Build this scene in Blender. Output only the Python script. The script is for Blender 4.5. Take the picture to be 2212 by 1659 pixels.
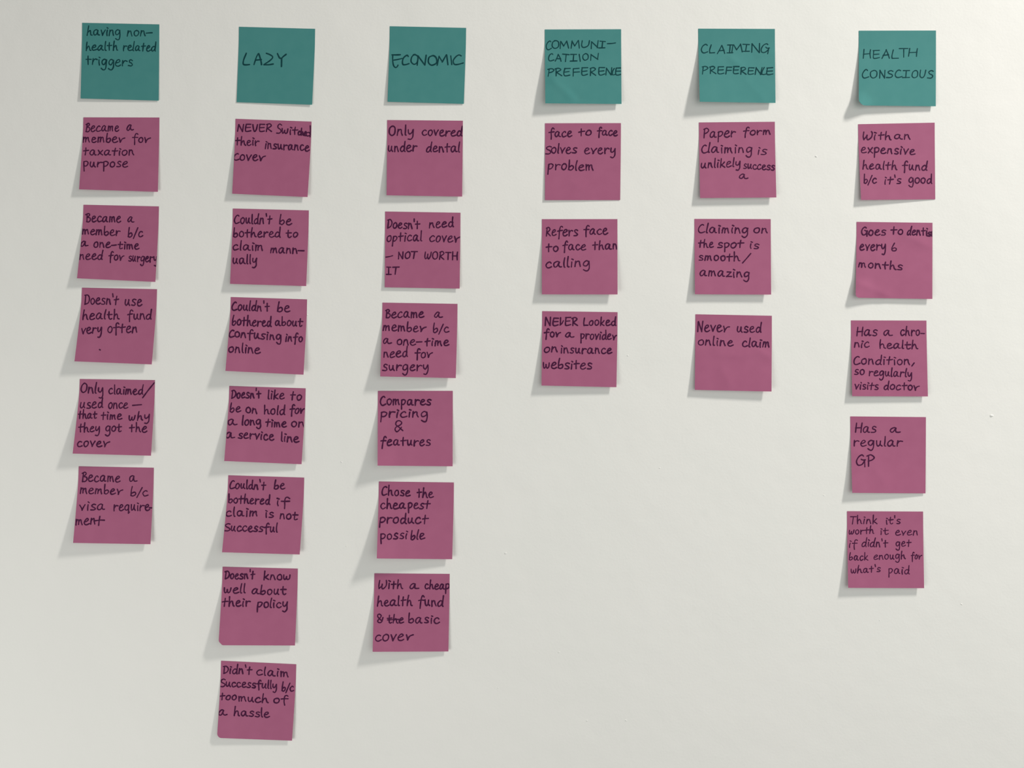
import bpy, math, random
from mathutils import Vector

# ------------------------------------------------------------------ clear
for o in list(bpy.data.objects):
    bpy.data.objects.remove(o, do_unlink=True)
scene = bpy.context.scene
COL = scene.collection

# ------------------------------------------------------------------ camera, world, lights, exposure
PX = 0.0004606            # metres on the wall per photograph pixel (a note is 76 mm = 165 px)
LENS, SENSOR = 28.0, 36.0
DIST = 2212 * PX * LENS / SENSOR
CZ = 1.45                 # height of the picture centre above the floor

cam_d = bpy.data.cameras.new('camera')
cam_d.lens = LENS
cam_d.sensor_width = SENSOR
cam_d.sensor_fit = 'HORIZONTAL'
cam_d.clip_start = 0.01
cam = bpy.data.objects.new('camera', cam_d)
COL.objects.link(cam)
cam.location = (0, -DIST, CZ)
cam.rotation_euler = (math.radians(90), 0, 0)
scene.camera = cam

world = bpy.data.worlds.new('world')
scene.world = world
world.use_nodes = True
bg = world.node_tree.nodes['Background']
bg.inputs['Color'].default_value = (0.95, 1.0, 1.0, 1)
bg.inputs['Strength'].default_value = 0.127


def area(name, loc, target, size, power, color):
    d = bpy.data.lights.new(name, 'AREA')
    d.shape = 'RECTANGLE'
    d.size, d.size_y = size
    d.energy = power
    d.color = color
    o = bpy.data.objects.new(name, d)
    COL.objects.link(o)
    o.location = loc
    o.rotation_euler = (Vector(target) - Vector(loc)).to_track_quat('-Z', 'Y').to_euler()
    return o


area('window_light', (1.65, -0.81, CZ + 1.60), (0, 0, CZ), (0.15, 0.42), 48.7, (1.0, 0.955, 0.905))
area('far_window_light', (-1.13, -1.00, CZ - 0.78), (0, 0, CZ), (0.8, 0.7), 10.6, (1.0, 0.985, 0.955))
area('added_fill_light', (0.85, -1.05, CZ), (0.4, 0, CZ), (1.4, 1.3), 6.6, (0.99, 1.0, 0.975))  # unseen broad fill beside the camera, added to balance brightness across the wall

scene.view_settings.view_transform = 'Standard'
scene.view_settings.look = 'None'
scene.view_settings.gamma = 1
scene.view_settings.exposure = 0.07
scene.view_settings.use_curve_mapping = False


# ------------------------------------------------------------------ materials
def new_mat(name):
    m = bpy.data.materials.new(name)
    m.use_nodes = True
    nt = m.node_tree
    return m, nt, nt.nodes['Principled BSDF']


def wall_material():
    m, nt, b = new_mat('matt_wall_paint')
    N, L = nt.nodes, nt.links
    tc = N.new('ShaderNodeTexCoord')
    # faint patchy tint of the paint
    n0 = N.new('ShaderNodeTexNoise'); n0.inputs['Scale'].default_value = 5.0; n0.inputs['Detail'].default_value = 3
    r0 = N.new('ShaderNodeValToRGB')
    r0.color_ramp.elements[0].position = 0.3; r0.color_ramp.elements[0].color = (0.787, 0.790, 0.750, 1)
    r0.color_ramp.elements[1].position = 0.7; r0.color_ramp.elements[1].color = (0.802, 0.798, 0.760, 1)
    L.new(tc.outputs['Object'], n0.inputs['Vector']); L.new(n0.outputs['Fac'], r0.inputs['Fac'])
    # faint grey smudges (marks of their own on the paint)
    col = r0.outputs['Color']
    for (px, py, rr, amt) in ((1522, 1108, 13, 0.05), (1503, 1128, 9, 0.04), (1500, 1315, 8, 0.03)):
        p = N.new('ShaderNodeVectorMath'); p.operation = 'DISTANCE'
        nn = N.new('ShaderNodeTexNoise'); nn.inputs['Scale'].default_value = 120
        L.new(tc.outputs['Object'], nn.inputs['Vector'])
        L.new(tc.outputs['Object'], p.inputs[0])
        p.inputs[1].default_value = ((px - 1106) * PX, 0, CZ - (py - 829.5) * PX)
        mr = N.new('ShaderNodeMapRange')
        mr.inputs['From Min'].default_value = rr * PX * 0.2; mr.inputs['From Max'].default_value = rr * PX
        mr.inputs['To Min'].default_value = amt * 2; mr.inputs['To Max'].default_value = 0
        L.new(p.outputs['Value'], mr.inputs['Value'])
        mm = N.new('ShaderNodeMath'); mm.operation = 'MULTIPLY'
        L.new(mr.outputs['Result'], mm.inputs[0]); L.new(nn.outputs['Fac'], mm.inputs[1])
        mx = N.new('ShaderNodeMixRGB'); mx.inputs['Color2'].default_value = (0.35, 0.38, 0.33, 1)
        L.new(mm.outputs['Value'], mx.inputs['Fac']); L.new(col, mx.inputs['Color1'])
        col = mx.outputs['Color']
    L.new(col, b.inputs['Base Color'])
    b.inputs['Roughness'].default_value = 0.75
    b.inputs['Specular IOR Level'].default_value = 0.25
    # roller stipple: fine grain plus broader ripples
    n1 = N.new('ShaderNodeTexNoise'); n1.inputs['Scale'].default_value = 420; n1.inputs['Detail'].default_value = 3
    n2 = N.new('ShaderNodeTexNoise'); n2.inputs['Scale'].default_value = 90; n2.inputs['Detail'].default_value = 4
    n3 = N.new('ShaderNodeTexNoise'); n3.inputs['Scale'].default_value = 14; n3.inputs['Detail'].default_value = 2
    for n in (n1, n2, n3):
        L.new(tc.outputs['Object'], n.inputs['Vector'])
    b1 = N.new('ShaderNodeBump'); b1.inputs['Strength'].default_value = 0.24; b1.inputs['Distance'].default_value = 0.00035
    b2 = N.new('ShaderNodeBump'); b2.inputs['Strength'].default_value = 0.17; b2.inputs['Distance'].default_value = 0.0010
    b3 = N.new('ShaderNodeBump'); b3.inputs['Strength'].default_value = 0.30; b3.inputs['Distance'].default_value = 0.0040
    L.new(n1.outputs['Fac'], b1.inputs['Height']); L.new(n2.outputs['Fac'], b2.inputs['Height']); L.new(n3.outputs['Fac'], b3.inputs['Height'])
    L.new(b1.outputs['Normal'], b2.inputs['Normal']); L.new(b2.outputs['Normal'], b3.inputs['Normal'])
    L.new(b3.outputs['Normal'], b.inputs['Normal'])
    return m


def paper_material(name, c1, c2):
    m, nt, b = new_mat(name)
    N, L = nt.nodes, nt.links
    tc = N.new('ShaderNodeTexCoord')
    n0 = N.new('ShaderNodeTexNoise'); n0.inputs['Scale'].default_value = 60; n0.inputs['Detail'].default_value = 5
    r0 = N.new('ShaderNodeValToRGB')
    r0.color_ramp.elements[0].position = 0.3; r0.color_ramp.elements[0].color = (*c1, 1)
    r0.color_ramp.elements[1].position = 0.7; r0.color_ramp.elements[1].color = (*c2, 1)
    L.new(tc.outputs['Object'], n0.inputs['Vector']); L.new(n0.outputs['Fac'], r0.inputs['Fac'])
    L.new(r0.outputs['Color'], b.inputs['Base Color'])
    b.inputs['Roughness'].default_value = 0.8
    b.inputs['Specular IOR Level'].default_value = 0.2
    n1 = N.new('ShaderNodeTexNoise'); n1.inputs['Scale'].default_value = 900; n1.inputs['Detail'].default_value = 2
    L.new(tc.outputs['Object'], n1.inputs['Vector'])
    b1 = N.new('ShaderNodeBump'); b1.inputs['Strength'].default_value = 0.2; b1.inputs['Distance'].default_value = 0.0001
    L.new(n1.outputs['Fac'], b1.inputs['Height']); L.new(b1.outputs['Normal'], b.inputs['Normal'])
    return m


def ink_material(name, c1, c2):
    m, nt, b = new_mat(name)
    N, L = nt.nodes, nt.links
    tc = N.new('ShaderNodeTexCoord')
    n0 = N.new('ShaderNodeTexNoise'); n0.inputs['Scale'].default_value = 350; n0.inputs['Detail'].default_value = 3
    r0 = N.new('ShaderNodeValToRGB')
    r0.color_ramp.elements[0].position = 0.35; r0.color_ramp.elements[0].color = (*c1, 1)
    r0.color_ramp.elements[1].position = 0.7; r0.color_ramp.elements[1].color = (*c2, 1)
    L.new(tc.outputs['Object'], n0.inputs['Vector']); L.new(n0.outputs['Fac'], r0.inputs['Fac'])
    L.new(r0.outputs['Color'], b.inputs['Base Color'])
    b.inputs['Roughness'].default_value = 0.7
    b.inputs['Specular IOR Level'].default_value = 0.04
    return m


M_WALL = wall_material()
M_PINK = paper_material('pink_paper', (0.350, 0.104, 0.192), (0.372, 0.114, 0.206))
M_TEAL = paper_material('teal_paper', (0.057, 0.230, 0.220), (0.066, 0.244, 0.232))
M_INKP = ink_material('marker_ink_on_pink', (0.050, 0.010, 0.038), (0.074, 0.015, 0.052))
M_INKT = ink_material('marker_ink_on_teal', (0.006, 0.042, 0.047), (0.010, 0.060, 0.064))


# ------------------------------------------------------------------ the wall
def mesh_obj(name, verts, faces, mat, parent=None, smooth=False):
    me = bpy.data.meshes.new(name)
    me.from_pydata(verts, [], faces)
    me.materials.append(mat)
    if smooth:
        me.polygons.foreach_set('use_smooth', [smooth if isinstance(smooth, bool) else smooth(i) for i in range(len(me.polygons))])
    me.update()
    o = bpy.data.objects.new(name, me)
    COL.objects.link(o)
    if parent:
        o.parent = parent
    return o


W0, W1, H0, H1, T = -1.9, 1.9, 0.0, 2.7, 0.12
wv = [(x, y, z) for y in (0, T) for x, z in ((W0, H0), (W1, H0), (W1, H1), (W0, H1))]
wf = [(0, 1, 2, 3), (7, 6, 5, 4), (4, 5, 1, 0), (5, 6, 2, 1), (6, 7, 3, 2), (7, 4, 0, 3)]
wall = mesh_obj('wall_back', wv, wf, M_WALL)
wall['kind'] = 'structure'
wall['label'] = 'off-white painted wall with a faint roller stipple'


def P(px, py, h):
    """point at photograph pixel (px, py), standing h metres off the wall"""
    k = 1 - h / DIST
    return ((px - 1106) * PX * k, -h, CZ - (py - 829.5) * PX * k)


# small dried nibs of paint on the wall
rng = random.Random(4)
nibs = [(1763, 338, 3.2), (2142, 898, 5.0), (1092, 1195, 2.6), (866, 1117, 2.4), (1352, 1556, 2.6), (1268, 1557, 2.0),
        (2077, 1305, 2.4), (1356, 768, 2.2), (1208, 1409, 2.2), (738, 998, 2.4), (1076, 1486, 1.8), (664, 680, 2.0),
        (1425, 1011, 2.0), (1780, 1070, 2.0), (748, 1180, 1.8), (1900, 1340, 1.6)]
for (px, py, r) in nibs:
    vs, fs = [], []
    n = 10
    ax, ay, rot = r * PX * rng.uniform(.9, 1.3), r * PX * rng.uniform(.5, .8), rng.uniform(-.8, .8)
    c = P(px, py, 0)
    rings = ((1.0, -0.00002), (0.75, 0.00022), (0.35, 0.00040))
    for (k, h) in rings:
        for i in range(n):
            a = 2 * math.pi * i / n
            rr = 1 + 0.18 * math.sin(2 * a + px) + 0.1 * math.sin(3 * a)
            x, z = ax * k * rr * math.cos(a), ay * k * rr * math.sin(a)
            vs.append((c[0] + x * math.cos(rot) - z * math.sin(rot), -h * r / 3, c[2] + x * math.sin(rot) + z * math.cos(rot)))
    vs.append((c[0], -0.00045 * r / 3, c[2]))
    for q in range(2):
        for i in range(n):
            j = (i + 1) % n
            fs.append((q * n + i, q * n + j, (q + 1) * n + j, (q + 1) * n + i))
    for i in range(n):
        fs.append((2 * n + i, 2 * n + (i + 1) % n, 3 * n))
    mesh_obj('paint_nib', vs, fs, M_WALL, wall, True)

# ------------------------------------------------------------------ the writer's hand: pen strokes of each letter
# x-height 1, baseline 0, capitals 1.5 tall.  'width | stroke ; stroke ; ...'
G = {
 'a': "1.0|.70,.86 .42,1 .15,.74 .08,.3 .26,.03 .5,.2 .70,.84;.70,.86 .68,.42 .78,.08 .98,.06",
 'b': ".78|.12,1.7 .10,.9 .12,.08;.12,.12 .38,-.02 .64,.2 .68,.52 .5,.74 .16,.5",
 'c': ".78|.66,.82 .5,.98 .26,.86 .08,.45 .24,.05 .5,.02 .78,.2",
 'd': ".85|.64,.8 .36,.9 .1,.5 .15,.08 .4,.03 .62,.35 .72,.8;.74,1.75 .70,.9 .70,.2 .82,.02",
 'e': ".8|.1,.46 .4,.56 .64,.78 .5,1 .26,.9 .08,.42 .22,.04 .5,0 .8,.18",
 'f': ".82|.80,1.45 .62,1.66 .44,1.5 .38,.9 .38,.2 .42,-.45;.03,.84 .4,.9 .82,.92",
 'g': ".85|.68,.85 .4,1 .1,.66 .15,.22 .4,.12 .64,.45 .72,.9;.72,.9 .75,.3 .76,-.3 .6,-.72 .35,-.74 .12,-.5",
 'h': ".86|.14,1.7 .10,.9 .12,0;.12,.38 .32,.82 .5,.85 .60,.5 .68,.12 .86,.02",
 'i': ".32|.15,.9 .14,.4 .18,0;.10,1.36 .28,1.24",
 'k': ".78|.12,1.7 .12,0;.64,.98 .4,.66 .15,.5;.15,.5 .4,.3 .76,.02",
 'l': ".30|.15,1.7 .12,.8 .14,.1 .26,.02",
 'm': "1.1|.12,.95 .1,0;.1,.5 .25,.86 .42,.88 .46,.5 .46,.05;.46,.5 .62,.86 .8,.88 .86,.45 .98,.03",
 'n': ".82|.12,.95 .1,0;.1,.5 .3,.88 .5,.88 .60,.45 .74,.03",
 'o': ".78|.42,1 .14,.78 .1,.28 .35,0 .64,.2 .7,.68 .52,.96 .32,.95",
 'p': ".78|.12,.95 .12,.2 .15,-.75;.08,.85 .4,1 .70,.76 .6,.32 .32,.12 .14,.22",
 'q': ".85|.68,.85 .4,1 .1,.66 .15,.22 .4,.12 .64,.45 .70,.9;.70,.9 .68,.2 .68,-.45;.68,-.45 .86,-.25",
 'r': ".72|.12,.95 .12,.45 .14,0;.13,.42 .3,.78 .5,.9 .72,.82",
 's': ".72|.66,.88 .42,1 .2,.84 .24,.6 .5,.46 .66,.22 .48,.02 .10,.06",
 't': ".78|.37,1.4 .35,.7 .37,0;.02,.82 .4,.86 .78,.9",
 'u': ".85|.1,.95 .1,.35 .28,.03 .5,.3 .6,.9;.6,.9 .6,.3 .80,.03",
 'v': ".75|.05,.95 .24,.45 .34,.03;.34,.03 .5,.5 .72,.95",
 'w': "1.05|.08,.95 .12,.3 .25,.02 .40,.25 .48,.65;.48,.65 .52,.2 .65,.02 .86,.3 .92,.95",
 'x': ".78|.1,.95 .4,.4 .76,.02;.7,.95 .1,.02",
 'y': ".82|.08,.95 .12,.45 .32,.22 .55,.5 .66,.9;.68,.95 .72,.3 .72,-.3 .52,-.72 .2,-.62",
 'z': ".75|.12,.90 .62,.9;.62,.9 .1,.06;.1,.06 .72,.08",
 'A': "1.0|.1,-.02 .3,.7 .52,1.45;.52,1.45 .75,.7 .92,-.02;.25,.52 .84,.56",
 'B': ".82|.18,1.4 .18,0;.0,1.3 .4,1.5 .6,1.25 .2,.8;.2,.8 .65,.72 .76,.32 .5,0 .14,.04",
 'C': ".90|.74,1.34 .55,1.5 .25,1.2 .08,.6 .2,.1 .48,0 .92,.22",
 'D': ".9|.17,1.38 .17,0;0,1.36 .48,1.44 .85,.95 .7,.28 .17,0",
 'E': ".85|.15,1.45 .10,.7 .16,.1 .4,0 .85,.15;.1,1.45 .8,1.45;.12,.75 .76,.8",
 'F': ".82|.12,1.4 .12,-.02;.12,1.4 .8,1.42;.12,.72 .82,.78",
 'G': ".95|.78,1.32 .58,1.5 .25,1.2 .08,.6 .25,.1 .6,.12 .84,.5 .87,.8;.55,.9 .72,.78 .98,.8;.87,.8 .90,-.15",
 'H': ".95|.14,1.5 .12,0;.84,1.5 .82,.8 .88,0;.1,.72 .85,.76",
 'I': ".70|.05,1.45 .65,1.42;.36,1.42 .35,.03;.05,.03 .7,.05",
 '|': ".28|.12,1.5 .18,0",
 'L': ".82|.18,1.5 .08,.5 .15,.03;.15,.03 .8,.06",
 'M': "1.15|.12,1.4 .1,-.02;.12,1.4 .5,.45;.5,.45 .82,1.5;.82,1.5 1.08,0",
 'N': ".92|.12,1.45 .12,0;.12,1.45 .75,0;.75,0 .80,1.5",
 'O': ".95|.5,1.5 .15,1.15 .12,.4 .45,0 .85,.35 .85,1.15 .6,1.48 .38,1.45",
 'P': ".80|.16,1.4 .18,-.05;.05,1.36 .45,1.5 .76,1.15 .55,.8 .2,.62",
 'R': ".86|.16,1.4 .15,0;.05,1.36 .45,1.5 .72,1.2 .5,.85 .2,.66;.2,.66 .5,.35 .86,0",
 'S': ".80|.75,1.35 .5,1.5 .2,1.25 .3,.9 .6,.68 .75,.35 .5,.03 .08,.08",
 'T': ".92|0,1.45 .92,1.45;.48,1.45 .46,0",
 'U': ".95|.12,1.5 .1,.5 .3,.05 .6,.15 .78,.6 .85,1.5",
 'V': ".8|.1,1.4 .2,.5 .35,.03 .6,.4 .76,1.4",
 'W': "1.1|.1,1.4 .15,.4 .3,.02 .48,.4 .55,.95;.55,.95 .6,.3 .78,.02 1.0,.6 1.05,1.4",
 '{': "1.05|.12,1.45 .14,.6 .2,.02;.2,.02 .45,.5 .5,.85;.5,.85 .5,.2 .7,0 .95,.5 1.0,1.2 .92,1.48",
 'Z': ".9|.2,1.5 .75,1.2 .72,.85 .1,.05;.1,.05 .92,.1",
 '(': ".62|.28,1.4 .12,.8 .12,.08;.12,.08 .35,.03 .66,.14",
 '/': ".55|.0,-.28 .55,1.55",
 "'": ".22|.06,1.8 .14,1.32",
 '&': ".95|.92,.12 .5,.55 .15,1.0 .2,1.42 .5,1.48 .75,1.25 .6,.9 .2,.65 .1,.3 .32,.0 .55,.2 .75,.62",
 '6': ".65|.32,1.5 .1,.6 .2,.05 .5,.05 .6,.4 .35,.6 .12,.38",
 # alternates
 '7': ".78|.32,1.4 .28,.6 .34,.1 .52,.0 .74,.15;.0,.84 .4,.88 .76,.9",     # t with a hook
 '1': ".92|.08,.92 .22,.45 .28,.02;.28,.02 .45,.5 .66,.76 .92,.84",           # r like a tick
 '3': ".62|.12,1.4 .15,.05;.15,.05 .4,.3 .58,.85",                           # V like an L
 '4': ".90|.70,.86 .42,1 .15,.74 .08,.3 .26,.03 .5,.2 .70,.84;.70,.86 .72,.42 .74,.0",  # a without tail
 '5': ".45|.15,1.7 .12,.8 .16,.12 .30,.0 .45,.12",                            # l with a foot
 '8': "1.1|.62,.88 .40,1 .14,.72 .06,.28 .22,.02 .42,.18 .62,.86;.62,.86 .60,.45 .68,.10 .86,.03 1.08,.10",
 '9': ".85|.1,.85 .3,1 .5,.9 .6,.3 .62,-.3 .4,-.6 .15,-.5",
}
GL = {}
for ch, s in G.items():
    w, st = s.split('|', 1) if ch != '|' else s.split('|', 1)
    GL[ch] = (float(w), [[tuple(map(float, p.split(','))) for p in q.split()] for q in st.split(';')])


def smooth_line(pts, step):
    """Catmull-Rom through the points, sampled about every `step`"""
    if len(pts) == 2:
        (x0, y0), (x1, y1) = pts
        n = max(1, int(math.hypot(x1 - x0, y1 - y0) / (step * 2)))
        return [(x0 + (x1 - x0) * i / n, y0 + (y1 - y0) * i / n) for i in range(n + 1)]
    e = [(2 * pts[0][0] - pts[1][0], 2 * pts[0][1] - pts[1][1])] + list(pts) + [(2 * pts[-1][0] - pts[-2][0], 2 * pts[-1][1] - pts[-2][1])]
    out = []
    for i in range(1, len(e) - 2):
        p0, p1, p2, p3 = e[i - 1], e[i], e[i + 1], e[i + 2]
        n = max(2, int(math.hypot(p2[0] - p1[0], p2[1] - p1[1]) / step))
        for k in range(n):
            t = k / n
            out.append(tuple(0.5 * (2 * p1[c] + (p2[c] - p0[c]) * t + (2 * p0[c] - 5 * p1[c] + 4 * p2[c] - p3[c]) * t * t
                                    + (3 * p1[c] - p0[c] - 3 * p2[c] + p3[c]) * t ** 3) for c in (0, 1)))
    out.append(tuple(pts[-1]))
    return out


def set_text(text, x0, y0, x1, y1, xh, rnd):
    """pen strokes of a word in crop pixels"""
    gap = 0.14
    if text == 'a':
        text = '8'
    pos, x = [], 0.0
    for ch in text:
        pos.append(x)
        x += GL[ch][0] + gap
    allx = [pos[i] + p[0] for i, ch in enumerate(text) for st in GL[ch][1] for p in st]
    lo, hi = min(allx), max(allx)
    sx = (x1 - x0) / (hi - lo)
    strokes = []
    for i, ch in enumerate(text):
        vs = 1 + rnd.uniform(-.05, .05)
        dy = rnd.uniform(-.04, .04)
        sk = rnd.uniform(0, .15)
        wx = 1 + rnd.uniform(-.04, .04)
        gw = GL[ch][0]
        for st in GL[ch][1]:
            q = []
            for (gx, gy) in st:
                gx += rnd.uniform(-.035, .035)
                gy += rnd.uniform(-.035, .035)
                gx2 = (gx - gw / 2) * wx + gw / 2
                X = (pos[i] + gx2 - lo) * sx + x0 + sk * (gy - .5) * xh
                f = (X - x0) / max(1, x1 - x0)
                Y = y0 + (y1 - y0) * f - (gy * vs + dy) * xh
                q.append((X, Y))
            strokes.append(q)
    return strokes


ZS = 220 / 1825.0   # one crop pixel in photograph pixels


# ------------------------------------------------------------------ a sticky note
def prof(v):
    t = max(0.0, (v - 0.15) / 0.85)
    return 1.25 * t * t / (t + 0.25)


class Sheet:
    def __init__(s, org, tl, tr, br, bl, hl, hr, seed, clip=0.0, curl=0.0, curl_r=.3, crease=(), cut=False):
        s.cut = cut
        s.c = [(org[0] + x * ZS, org[1] + y * ZS) for (x, y) in (tl, tr, br, bl)]
        # lifts from how far each lower corner throws its shadow (photograph pixels)
        s.hl, s.hr = [d * PX * .81 / (1.65 - (p[0] - 1106) * PX) for d, p in ((hl, s.c[3]), (hr, s.c[2]))]
        r = random.Random(seed)
        s.w = [(r.uniform(.12, .30), r.uniform(-1, 1) * 3.2, r.uniform(1, 3.4) * r.choice((-1, 1)), r.uniform(0, 6.3)) for _ in range(3)]
        s.clip, s.curl, s.curl_r, s.crease = clip, curl, curl_r, crease

    def pix(s, u, v):
        tl, tr, br, bl = s.c
        f = .4 * v + .6 * prof(v)
        xt, xb = tl[0] + (tr[0] - tl[0]) * u, bl[0] + (br[0] - bl[0]) * u
        yt, yb = tl[1] + (tr[1] - tl[1]) * u, bl[1] + (br[1] - bl[1]) * u
        return xt + (xb - xt) * f, yt + (yb - yt) * v

    def inv(s, x, y):
        tl, tr, br, bl = s.c
        u, v = .5, .5
        for _ in range(5):
            yt, yb = tl[1] + (tr[1] - tl[1]) * u, bl[1] + (br[1] - bl[1]) * u
            v = (y - yt) / (yb - yt)
            f = .4 * v + .6 * prof(min(1, max(0, v)))
            xl, xr = tl[0] + (bl[0] - tl[0]) * f, tr[0] + (br[0] - tr[0]) * f
            u = (x - xl) / (xr - xl)
        return min(.997, max(.003, u)), min(.997, max(.003, v))

    def h(s, u, v):
        p = prof(v)
        h = .00022 + (s.hl + (s.hr - s.hl) * u) * p
        for (a, fu, fv, ph) in s.w:
            h += a * .001 * min(1, 1.5 * p) * (math.sin(fu * u + fv * v + ph) - math.sin(fu * .5 + fv + ph)) * min(1, (s.hl + s.hr) / .006)
        if s.curl:
            d = math.hypot(u, 1 - v)
            if d < s.curl_r:
                h += s.curl * .001 * (1 - d / s.curl_r) ** 1.5
        for (u0, v0, u1, v1, amp, wid) in s.crease:      # a soft fold along a line
            dx, dy = u1 - u0, v1 - v0
            L2 = dx * dx + dy * dy
            t = ((u - u0) * dx + (v - v0) * dy) / L2
            d = ((u - u0) * dy - (v - v0) * dx) / math.sqrt(L2)
            e = max(0, min(1, 4 * t)) * max(0, min(1, 4 * (1 - t)))
            h += amp * .001 * math.exp(-abs(d) / wid) * e * e * (3 - 2 * e)
        return max(h, .0002)

    def at(s, u, v, lift=0.0):
        x, y = s.pix(u, v)
        return P(x, y, s.h(u, v) + lift)

    def clipped(s, u, v):
        c = s.clip
        if c:
            a, b = u / c, (1 - v) / c
            if s.cut:
                t = max(0, (1 - a - b) / 2)
                return ((a + t) * c, 1 - (b + t) * c) if t else (u, v)
            if a < 1 and b < 1:                 # pull the corner in to a worn, rounded edge
                d = math.hypot(1 - a, 1 - b)
                if d > 1:
                    a, b = 1 - (1 - a) / d, 1 - (1 - b) / d
                    return a * c, 1 - b * c
        return u, v

    def build(s, mat):
        n = 30
        V, F = [], []
        cs = sorted(set([i / n for i in range(n + 1)] + ([s.clip * k / 6 for k in range(1, 6)] if s.clip else [])))
        rs = sorted(set([i / n for i in range(n + 1)] + ([1 - s.clip * k / 6 for k in range(1, 6)] if s.clip else [])))
        nu, nv = len(cs), len(rs)
        for lift in (0.0, -0.00012):
            for v in rs:
                for u in cs:
                    V.append(s.at(*s.clipped(u, v), lift))
        k = nu * nv
        for j in range(nv - 1):
            for i in range(nu - 1):
                a = j * nu + i
                F.append((a, a + nu, a + nu + 1, a + 1))
        for j in range(nv - 1):
            for i in range(nu - 1):
                a = k + j * nu + i
                F.append((a, a + 1, a + nu + 1, a + nu))
        nsm = len(F)
        rim = [i for i in range(nu)] + [j * nu + nu - 1 for j in range(1, nv)] + \
              [(nv - 1) * nu + i for i in range(nu - 2, -1, -1)] + [j * nu for j in range(nv - 2, 0, -1)]
        base = len(V)
        V += [V[i] for i in rim] + [V[i + k] for i in rim]
        m = len(rim)
        for i in range(m):
            j = (i + 1) % m
            F.append((base + i, base + j, base + m + j, base + m + i))
        base = s.at(.5, .03)
        root = bpy.data.objects.new('sticky_note', None)
        COL.objects.link(root)
        root.location = base
        root.empty_display_size = .01
        s.base = base
        V = [(a - base[0], b - base[1], c - base[2]) for (a, b, c) in V]
        mesh_obj('paper', V, F, mat, root, lambda i: i < nsm)
        return root


def ink_mesh(sheet, org, strokes, width, rnd, mat, parent, label):
    V, F = [], []

    def put(x, y, lift):
        u, v = sheet.inv(org[0] + x * ZS, org[1] + y * ZS)
        p = sheet.at(u, v, lift)
        V.append(tuple(p[c] - sheet.base[c] for c in (0, 1, 2)))
        return len(V) - 1
    for si, st in enumerate(strokes):
        pts = smooth_line(st, 9)
        w = width * .44 * rnd.uniform(.88, 1.1)
        ph = rnd.uniform(0, 6.3)
        lift = .00005 + .000008 * (si % 10)
        n = len(pts)
        L, R = [], []
        for i, (x, y) in enumerate(pts):
            a, b = pts[max(0, i - 1)], pts[min(n - 1, i + 1)]
            dx, dy = b[0] - a[0], b[1] - a[1]
            d = math.hypot(dx, dy) or 1
            ww = w * (1 + .10 * math.sin(ph + i * .35))
            nx, ny = -dy / d * ww, dx / d * ww
            zz = lift + 1e-6 * i
            L.append(put(x + nx, y + ny, zz)); R.append(put(x - nx, y - ny, zz))
            if i:
                F.append((L[-2], R[-2], R[-1], L[-1]))
        for e, (i, j) in enumerate(((0, 1), (n - 1, n - 2))):
            x, y = pts[i]
            ang = math.atan2(y - pts[j][1], x - pts[j][0]) if n > 1 else 0
            ww = w * (1 + .10 * math.sin(ph + i * .35))
            zz = lift + 1e-6 * i
            c = put(x, y, zz)
            rim = [put(x + ww * math.cos(ang + t), y + ww * math.sin(ang + t), zz) for t in [math.pi * (q / 5 - .5) for q in range(6)]]
            for q in range(5):
                F.append((c, rim[q], rim[q + 1]))
    o = mesh_obj('handwritten_word', V, F, mat, parent)
    o['label'] = label
    return o


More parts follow.
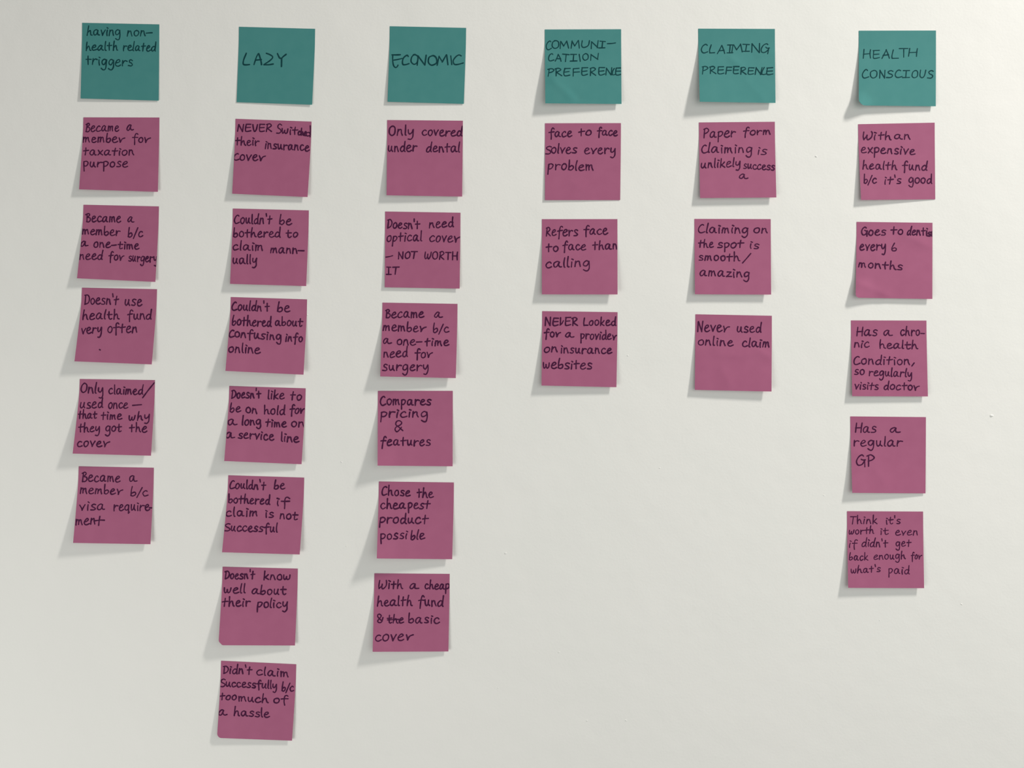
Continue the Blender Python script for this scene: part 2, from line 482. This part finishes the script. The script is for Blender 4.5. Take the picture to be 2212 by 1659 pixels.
# ------------------------------------------------------------------ the notes
# (kind, crop origin, TL, TR, BR, BL in crop pixels, shadow throw of the lower left / lower right corner in px, pen width, label, words, options)
# words: one per line, 'text x0 y0 x1 y1 xheight';  '+' continues the word before;  '~' is a bare pen stroke of points
NOTES = [
('t', (150, 30), (228, 160), (1610, 188), (1600, 1555), (200, 1515), 8, 4, 24,
 "teal note reading 'having non-health related triggers', leftmost of the teal notes", """
having 325 385 905 390 105
non- 1045 400 1360 400 105
+~ 1375 345 1430 340 1482 338
health 305 655 870 650 95
related 970 660 1545 665 95
triggers 290 905 1130 940 108"""),
('p', (150, 230), (250, 195), (1612, 198), (1585, 1530), (172, 1485), 22, 12, 25,
 "pink note reading 'Became a member for taxation purpose'", """
Became 290 450 890 440 97
a 1035 430 1150 420 95
membe1 250 640 990 645 92
fo1 1130 640 1445 645 92
taxation 245 870 1150 875 92
purpose 255 1085 1050 1085 97"""),
('p', (150, 430), (252, 102), (1603, 132), (1540, 1485), (135, 1420), 27, 12, 26,
 "pink note 'Became a member b/c a one-time need for surgery' in leftmost column", """
Became 295 410 925 415 103
a 1050 410 1165 415 95
member 240 630 910 655 95
b/c 1055 685 1320 670 100
a 205 850 340 835 90
one 440 870 740 870 98
~ 755 830 800 828 840 822
7ime 870 890 1250 900 92
need 190 1080 595 1085 95
fo1 705 1095 980 1100 95
surgery 1065 1115 1565 1130 98"""),
('p', (140, 610), (307, 95), (1652, 122), (1558, 1470), (172, 1415), 40, 22, 27,
 "pink note reading 'Doesn't use health fund very often' with a small ink dot", """
Doesn't 350 390 960 400 110
use 1085 415 1385 415 110
heal7h 330 665 975 655 103
fund 1120 665 1550 660 103
very 300 925 655 905 108
often 775 905 1295 895 108
~ 622 1204 634 1211"""),
('p', (140, 800), (268, 155), (1615, 175), (1545, 1530), (140, 1492), 42, 24, 27,
 "pink note reading 'Only claimed/used once - that time why they got the cover'", """
Only 295 400 680 415 108
claimed 790 420 1400 435 100
+~ 1395 490 1500 350 1605 222
used 285 680 680 670 105
once 790 680 1130 680 105
~ 1215 628 1375 615
tha7 240 865 570 860 88
time 650 880 1025 880 92
why 1150 905 1515 880 95
they 245 1105 620 1100 95
go7 740 1100 1015 1095 98
the 1160 1105 1475 1105 95
cove1 225 1365 800 1370 100"""),
('p', (140, 995), (248, 102), (1595, 128), (1535, 1498), (148, 1475), 42, 18, 26,
 "pink note reading 'Became a member b/c visa requirement'", """
Became 305 375 995 380 108
a 1160 370 1300 370 105
membe1 285 590 1040 605 100
b/c 1190 630 1490 640 103
visa 270 895 715 880 105
require 885 905 1520 890 105
+~ 1515 845 1575 848
men 205 1150 545 1140 105
+~ 628 1000 615 1080 606 1160
+~ 545 1078 630 1066 710 1068"""),
('t', (480, 40), (300, 148), (1665, 185), (1612, 1545), (258, 1500), 2, 5, 29,
 "teal note reading 'LAZY'", """
~ 432 622 385 740 378 815 420 830 490 825
+~ 570 825 610 700 645 632
+~ 655 630 690 740 705 825
+~ 605 745 700 735
+~ 790 622 860 650 905 690 860 750 748 825
+~ 748 828 830 828 915 815
+~ 990 628 1025 700 1062 718
+~ 1145 642 1090 685 1062 718
+~ 1065 720 1062 860"""),
('p', (480, 240), (238, 138), (1600, 188), (1530, 1540), (178, 1480), 20, 12, 27,
 "pink note reading 'NEVER Switched their insurance cover'", """
NEVER 285 365 890 370 88
S 975 402 1060 402 107
+wit 1072 402 1350 425 90
+che 1362 425 1515 440 72
+c 1505 442 1570 448 68
+~ 1578 265 1580 360 1575 462
their 235 610 660 615 92
insurance 775 670 1560 712 98
C 212 880 300 880 85
+ove1 325 880 770 890 98"""),
('p', (480, 435), (190, 128), (1552, 162), (1505, 1518), (140, 1478), 25, 14, 28,
 "pink note reading 'Couldn't be bothered to claim mannually'", """
Couldn't 220 398 890 405 105
be 1035 415 1245 415 105
bothered 205 640 1040 640 100
7o 1145 650 1350 640 88
claim 195 870 720 885 98
mann 875 920 1345 935 98
+~ 1360 882 1465 885
ually 200 1115 615 1120 100"""),
('p', (470, 625), (237, 138), (1603, 180), (1540, 1530), (140, 1462), 47, 22, 29,
 "pink note reading 'Couldn't be bothered about confusing info online'", """
Couldn't 260 375 930 395 102
be 1080 400 1300 405 105
bothered 270 640 960 665 100
abou7 1035 650 1520 660 98
C 212 855 300 855 82
+onfusing 318 858 1135 910 96
info 1225 930 1520 940 95
online 205 1130 765 1150 100"""),
('p', (470, 815), (210, 155), (1578, 198), (1505, 1558), (118, 1500), 40, 14, 29,
 "pink note 'Doesn't like to be on hold for a long time on a service line'", """
Doesn't 245 375 775 370 93
like 910 385 1200 390 98
to 1300 405 1500 410 98
be 230 620 415 615 98
on 515 635 705 650 95
hold 840 660 1205 670 98
fo1 1300 655 1560 640 95
a 190 855 350 855 95
long 445 860 770 850 95
time 860 880 1235 895 90
on 1330 890 1545 890 95
a 155 1090 305 1090 95
service 380 1090 1010 1130 98
line 1145 1145 1460 1170 100"""),
('p', (460, 1010), (275, 138), (1635, 180), (1555, 1558), (162, 1518), 49, 20, 29,
 "pink note reading 'Couldn't be bothered if claim is not successful'", """
Couldn't 305 375 945 395 95
be 1105 380 1290 390 98
bothered 285 635 1020 660 95
if 1150 685 1370 700 100
claim 235 870 795 875 98
is 945 890 1080 890 88
no7 1210 915 1515 935 95
S 203 1135 305 1135 92
+uccessful 330 1138 1155 1160 95"""),
('p', (450, 1210), (255, 118), (1603, 152), (1553, 1530), (180, 1525), 42, 14, 29,
 "pink note reading 'Doesn't know well about their policy'", """
Doesn't 295 335 830 335 93
know 1005 350 1460 355 95
well 285 585 660 590 98
abou7 790 610 1395 620 98
their 250 830 750 825 98
policy 885 850 1415 850 100""", dict(clip=.05, cut=True)),
('p', (450, 1415), (228, 102), (1575, 165), (1500, 1535), (155, 1485), 18, 10, 28,
 "pink note reading 'Didn't claim successfully b/c too much of a hassle'", """
Didn't 260 330 780 345 93
claim 870 355 1430 395 93
S 207 570 302 570 88
+uccessfully 325 565 1220 605 88
b/c 1325 640 1530 655 98
too 205 805 500 800 85
much 550 830 1075 855 90
of 1180 860 1430 860 85
a 190 1075 335 1075 95
hassle 470 1085 1095 1120 95""", dict(clip=.06)),
('t', (810, 40), (265, 138), (1633, 168), (1592, 1530), (225, 1492), 8, 3, 27,
 "teal note reading 'ECONOMIC'", """
~ 318 655 318 760 335 845 370 878 400 860 412 835
+~ 305 650 380 652 455 648
+~ 335 745 400 735 488 715
+CO 488 825 760 828 117
+N 770 832 912 828 118
+O 965 832 1098 835 112
+M 1132 840 1308 828 122
+| 1340 825 1380 825 98
+C 1405 828 1582 825 115"""),
('p', (810, 240), (218, 160), (1575, 172), (1563, 1532), (208, 1508), 18, 12, 28,
 "pink note reading 'Only covered under dental'", """
Only 255 435 685 435 108
covered 850 435 1560 450 100
under 240 725 750 720 103
dental 930 730 1520 735 103"""),
('p', (800, 440), (265, 140), (1615, 162), (1600, 1522), (258, 1498), 7, 8, 27,
 "pink note reading 'Doesn't need optical cover - NOT WORTH IT'", """
Doesn't 300 435 885 450 100
need 1065 435 1490 410 100
optical 305 680 920 665 103
cove1 1070 680 1608 685 108
~ 280 958 340 948 400 932
NOT 510 985 830 980 83
WORTH 975 990 1560 1010 90
IT 290 1270 505 1265 92"""),
('p', (795, 635), (258, 155), (1603, 178), (1573, 1508), (218, 1478), 40, 22, 28,
 "pink note 'Became a member b/c a one-time need for surgery' under 'ECONOMIC'", """
Became 310 425 1000 420 100
a 1195 425 1335 425 95
membe1 280 655 1035 680 98
b/c 1175 695 1450 685 100
a 280 885 415 885 98
one 530 910 850 915 100
~ 868 862 965 858
time 1015 930 1455 925 93
need 285 1140 710 1125 103
fo1 845 1140 1155 1140 98
surgery 270 1375 1075 1370 105"""),
('p', (790, 825), (218, 160), (1560, 160), (1558, 1512), (212, 1500), 44, 13, 29,
 "pink note reading 'Compares pricing & features'", """
Compares 262 415 1165 415 103
pricing 275 635 1100 635 103
& 525 888 672 888 138
features 265 1140 1155 1140 105""", dict(curl=1.5)),
('p', (790, 1025), (235, 125), (1580, 143), (1550, 1518), (198, 1505), 52, 14, 29,
 "pink note reading 'Chose the cheapest product possible'", """
Chose 290 365 800 390 100
the 920 405 1210 415 98
chea 270 615 715 610 105
+pest 762 615 1150 610 100
product 260 870 1115 880 105
possi 270 1165 742 1150 100
+ble 815 1170 1055 1155 98""", dict(curl=1.5)),
('p', (780, 1225), (237, 112), (1587, 122), (1565, 1512), (207, 1518), 35, 10, 28,
 "pink note reading 'With a cheap health fund & basic cover' with 'the' struck out", """
{i 320 385 520 385 100
+th 540 390 745 388 95
a 880 385 1035 385 90
cheap 1145 390 1578 400 95
health 300 695 920 690 105
fund 1025 690 1470 700 105
~ 330 842 304 850 300 890 345 940 372 965 350 995 310 990 300 960 340 910 362 870 330 842
+~ 392 905 372 975
7he 470 1000 765 1000 95
+~ 475 948 620 938 748 940
basic 860 1000 1405 1010 100
cove1 258 1330 930 1310 112"""),
('t', (1150, 45), (222, 155), (1590, 150), (1598, 1490), (232, 1478), 26, 13, 22,
 "teal note reading 'COMMUNICATIION PREFERENCE'", """
C 248 515 345 515 108
+O 355 490 470 495 92
+MM 500 490 850 490 92
+U 875 475 1020 475 78
+N 1055 498 1178 480 85
+I 1200 485 1305 485 85
+~ 1345 408 1420 405 1490 395
CAT 288 715 650 730 85
+I 680 720 800 720 80
+| 830 725 860 725 85
+O 905 705 995 705 75
+N 1045 710 1185 690 75
PRE 270 990 675 980 92
+FERE 735 985 1300 965 90
+N 1320 970 1420 968 88
+( 1436 968 1500 968 88
+E 1492 970 1590 970 86""", dict(crease=((.02, .60, .42, 1.0, .9, .07), (.3, .75, .48, .98, -.5, .05)))),
('p', (1150, 250), (226, 135), (1587, 132), (1573, 1512), (226, 1512), 5, 1, 27,
 "pink note reading 'face to face solves every problem'", """
face 300 380 710 375 95
to 825 365 1050 345 90
face 1165 350 1525 360 90
S 237 688 335 688 92
+olves 350 672 790 672 105
every 940 680 1485 680 105
problem 285 965 1085 985 105""", dict(crease=((.3, .7, .62, 1.0, .3, .08),))),
('p', (1145, 455), (212, 153), (1565, 152), (1568, 1502), (212, 1500), 21, 18, 27,
 "pink note reading 'Refers face to face than calling'", """
Refers 285 450 850 450 108
face 965 425 1390 425 100
to 285 735 500 735 100
face 585 705 1000 705 98
than 1125 695 1560 690 92
calling 285 1025 1060 1000 105"""),
('p', (1145, 655), (218, 142), (1568, 160), (1548, 1505), (205, 1475), 23, 13, 28,
 "pink note reading 'NEVER Looked for a provider on insurance websites'", """
NE3ER 280 400 855 395 95
Looked 960 400 1540 400 92
fo1 255 610 550 600 88
a 640 610 785 610 88
provide1 910 640 1560 655 98
on 255 880 490 870 95
insurance 555 890 1470 905 98
websites 235 1165 1105 1180 103"""),
('t', (1480, 45), (235, 140), (1608, 145), (1620, 1472), (262, 1450), 29, 15, 22,
 "teal note reading 'CLAIMING PREFERENCE'", """
CL 292 570 540 575 98
+AI 580 585 860 575 100
+M 850 560 1025 560 92
+I 1025 550 1160 550 90
+N 1200 562 1335 565 102
+G 1365 570 1505 570 112
PRE 300 950 695 950 87
+FERE 735 945 1230 960 87
+N 1260 965 1365 965 87
+( 1380 960 1465 960 90
+E 1462 968 1575 965 87""", dict(crease=((.36, .36, .62, .56, .8, .06), (.72, .38, 1.02, .30, .5, .06), (.55, .62, .9, 1.02, .4, .08)))),
('p', (1480, 250), (247, 120), (1607, 108), (1635, 1465), (268, 1475), 16, 13, 26,
 "pink note reading 'Paper form claiming is a unlikely success'", """
Paper 330 390 905 380 108
form 1040 350 1520 335 88
C 300 662 400 662 92
+laiming 420 662 1195 665 100
is 1310 695 1455 695 95
unlikely 295 945 985 905 95
success 1050 945 1600 980 88
a 975 1125 1125 1125 82"""),
('p', (1475, 455), (208, 148), (1575, 152), (1583, 1505), (218, 1498), 17, 13, 27,
 "pink note reading 'Claiming on the spot is smooth/amazing'", """
Claiming 280 395 1165 405 103
on 1285 400 1515 405 90
the 280 655 550 660 88
spot 635 665 1085 665 92
is 1210 680 1360 685 90
smooth 290 890 1020 905 92
+~ 1070 938 1140 860 1218 768
amazing 310 1165 1190 1200 100"""),
('p', (1475, 665), (226, 115), (1595, 142), (1590, 1500), (215, 1470), 16, 16, 27,
 "pink note reading 'Never used online claim'", """
Neve1 270 420 830 430 115
used 980 435 1405 440 103
online 285 670 905 685 95
claim 1070 695 1550 710 98""", dict(crease=((.2, .55, 1.0, .50, .5, .08), (.3, .62, .5, 1.0, .5, .09), (.78, .42, 1.02, .58, .6, .05)))),
('t', (1825, 50), (250, 135), (1633, 132), (1630, 1490), (250, 1475), 16, 9, 22,
 "teal note reading 'HEALTH CONSCIOUS' with its lower left corner curled up", """
HEA 330 630 800 625 102
+L 845 630 970 630 100
+T 975 608 1130 608 103
+H 1150 590 1295 590 95
CON 308 985 720 985 97
+SC 755 975 1030 975 88
+I 1040 978 1165 975 85
+OUS 1205 980 1575 985 90""", dict(clip=.09, curl=4.5, curl_r=.2)),
('p', (1825, 250), (238, 152), (1610, 124), (1620, 1498), (290, 1510), 12, 1, 26,
 "pink note reading 'With an expensive health fund b/c it's good'", """
{i 330 430 560 430 98
+th 600 425 835 430 90
an 895 415 1165 425 88
expensive 295 660 1260 700 98
health 330 955 940 965 90
fund 1030 970 1475 980 98
b/c 345 1215 570 1205 95
it's 720 1225 1005 1215 90
good 1150 1205 1560 1215 98""", dict(crease=((-.05, .28, .3, .34, .3, .06), (.0, .5, .2, .42, .3, .06)))),
('p', (1820, 465), (252, 118), (1612, 135), (1610, 1500), (235, 1478), 9, 9, 28,
 "pink note reading 'Goes to dentist every 6 months'", """
Goes 340 360 770 355 98
to 870 340 1080 345 88
denti 1165 350 1520 360 92
+s 1525 370 1585 372 70
+~ 1602 290 1603 375
every 315 625 770 630 108
6 885 642 965 642 98
months 295 930 1070 985 90""", dict(clip=.05, curl=3, curl_r=.32, crease=((-.05, .78, .48, .98, .9, .07), (.55, .12, 1.05, .36, .8, .08)))),
('p', (1815, 675), (193, 142), (1545, 145), (1572, 1505), (215, 1500), 12, 10, 26,
 "pink note reading 'Has a chronic health condition, so regularly visits doctor'", """
Has 300 420 660 415 103
a 785 415 935 415 98
chro 1085 415 1420 415 98
+~ 1445 375 1510 378
nic 262 625 525 620 88
heal7h 712 640 1390 655 88
Condition 245 925 1240 940 98
+~ 1325 905 1285 958
so 260 1115 430 1110 88
regularly 525 1130 1280 1160 88
visits 265 1370 680 1380 88
docto1 790 1380 1420 1395 90"""),
('p', (1810, 885), (222, 120), (1577, 133), (1570, 1500), (258, 1490), 19, 4, 26,
 "pink note reading 'Has a regular GP'", """
Has 320 405 680 405 110
a 940 410 1120 410 95
regular 290 650 1155 655 103
GP 335 1000 650 1000 130""", dict(crease=((-.05, .42, .4, .60, .4, .08), (.25, .6, .55, 1.0, .4, .08)))),
('p', (1805, 1090), (205, 118), (1568, 125), (1587, 1498), (225, 1492), 17, 11, 22,
 "pink note reading 'Think it's worth it even if didn't get back enough for what's paid'", """
Think 255 345 745 340 88
i7's 910 350 1155 345 85
worth 245 535 690 515 78
i7 810 540 945 535 80
even 1075 545 1475 550 85
if 250 765 390 765 85
didn't 480 750 935 765 88
get 1085 750 1350 745 82
back 250 995 580 1000 82
enough 690 985 1255 970 82
fo1 1355 985 1545 975 80
what's 280 1230 800 1205 78
paid 950 1235 1325 1245 88"""),
]

READ = {'8': 'a', '1': 'r', '3': 'V', '4': 'a', '5': 'l', '7': 't', '|': 'I', '{': 'W', '(': 'C'}
for idx, note in enumerate(NOTES):
    kind, org, tl, tr, br, bl, hl, hr, pen, label, words = note[:11]
    opt = note[11] if len(note) > 11 else {}
    rnd = random.Random(100 + idx)
    sheet = Sheet(org, tl, tr, br, bl, hl, hr, 7 + idx, **opt)
    o = sheet.build(M_TEAL if kind == 't' else M_PINK)
    o['label'] = label
    o['category'] = 'sticky note'
    o['group'] = 'teal heading notes along the top' if kind == 't' else 'pink handwritten notes in six columns'
    ink = M_INKT if kind == 't' else M_INKP
    items = []                                    # [spoken text, strokes]
    for line in words.strip().split('\n'):
        line = line.strip()
        join = line.startswith('+')
        if join:
            line = line[1:]
        f = line.split()
        if f[0] == '~':
            q = list(map(float, f[1:]))
            st, txt = [[(q[i], q[i + 1]) for i in range(0, len(q), 2)]], ''
        else:
            t = f[0].rstrip('-') if f[0] != '-' else '-'
            st = set_text(t, *map(float, f[1:6]), rnd)
            txt = ''.join(READ.get(c, c) for c in f[0])
        if join:
            items[-1][0] += txt
            items[-1][1] += st
        else:
            items.append([txt, st])
    for txt, st in items:
        ink_mesh(sheet, org, st, pen, rnd, ink, o, ("dark ink word '%s'" % txt) if txt else 'dark ink pen stroke')
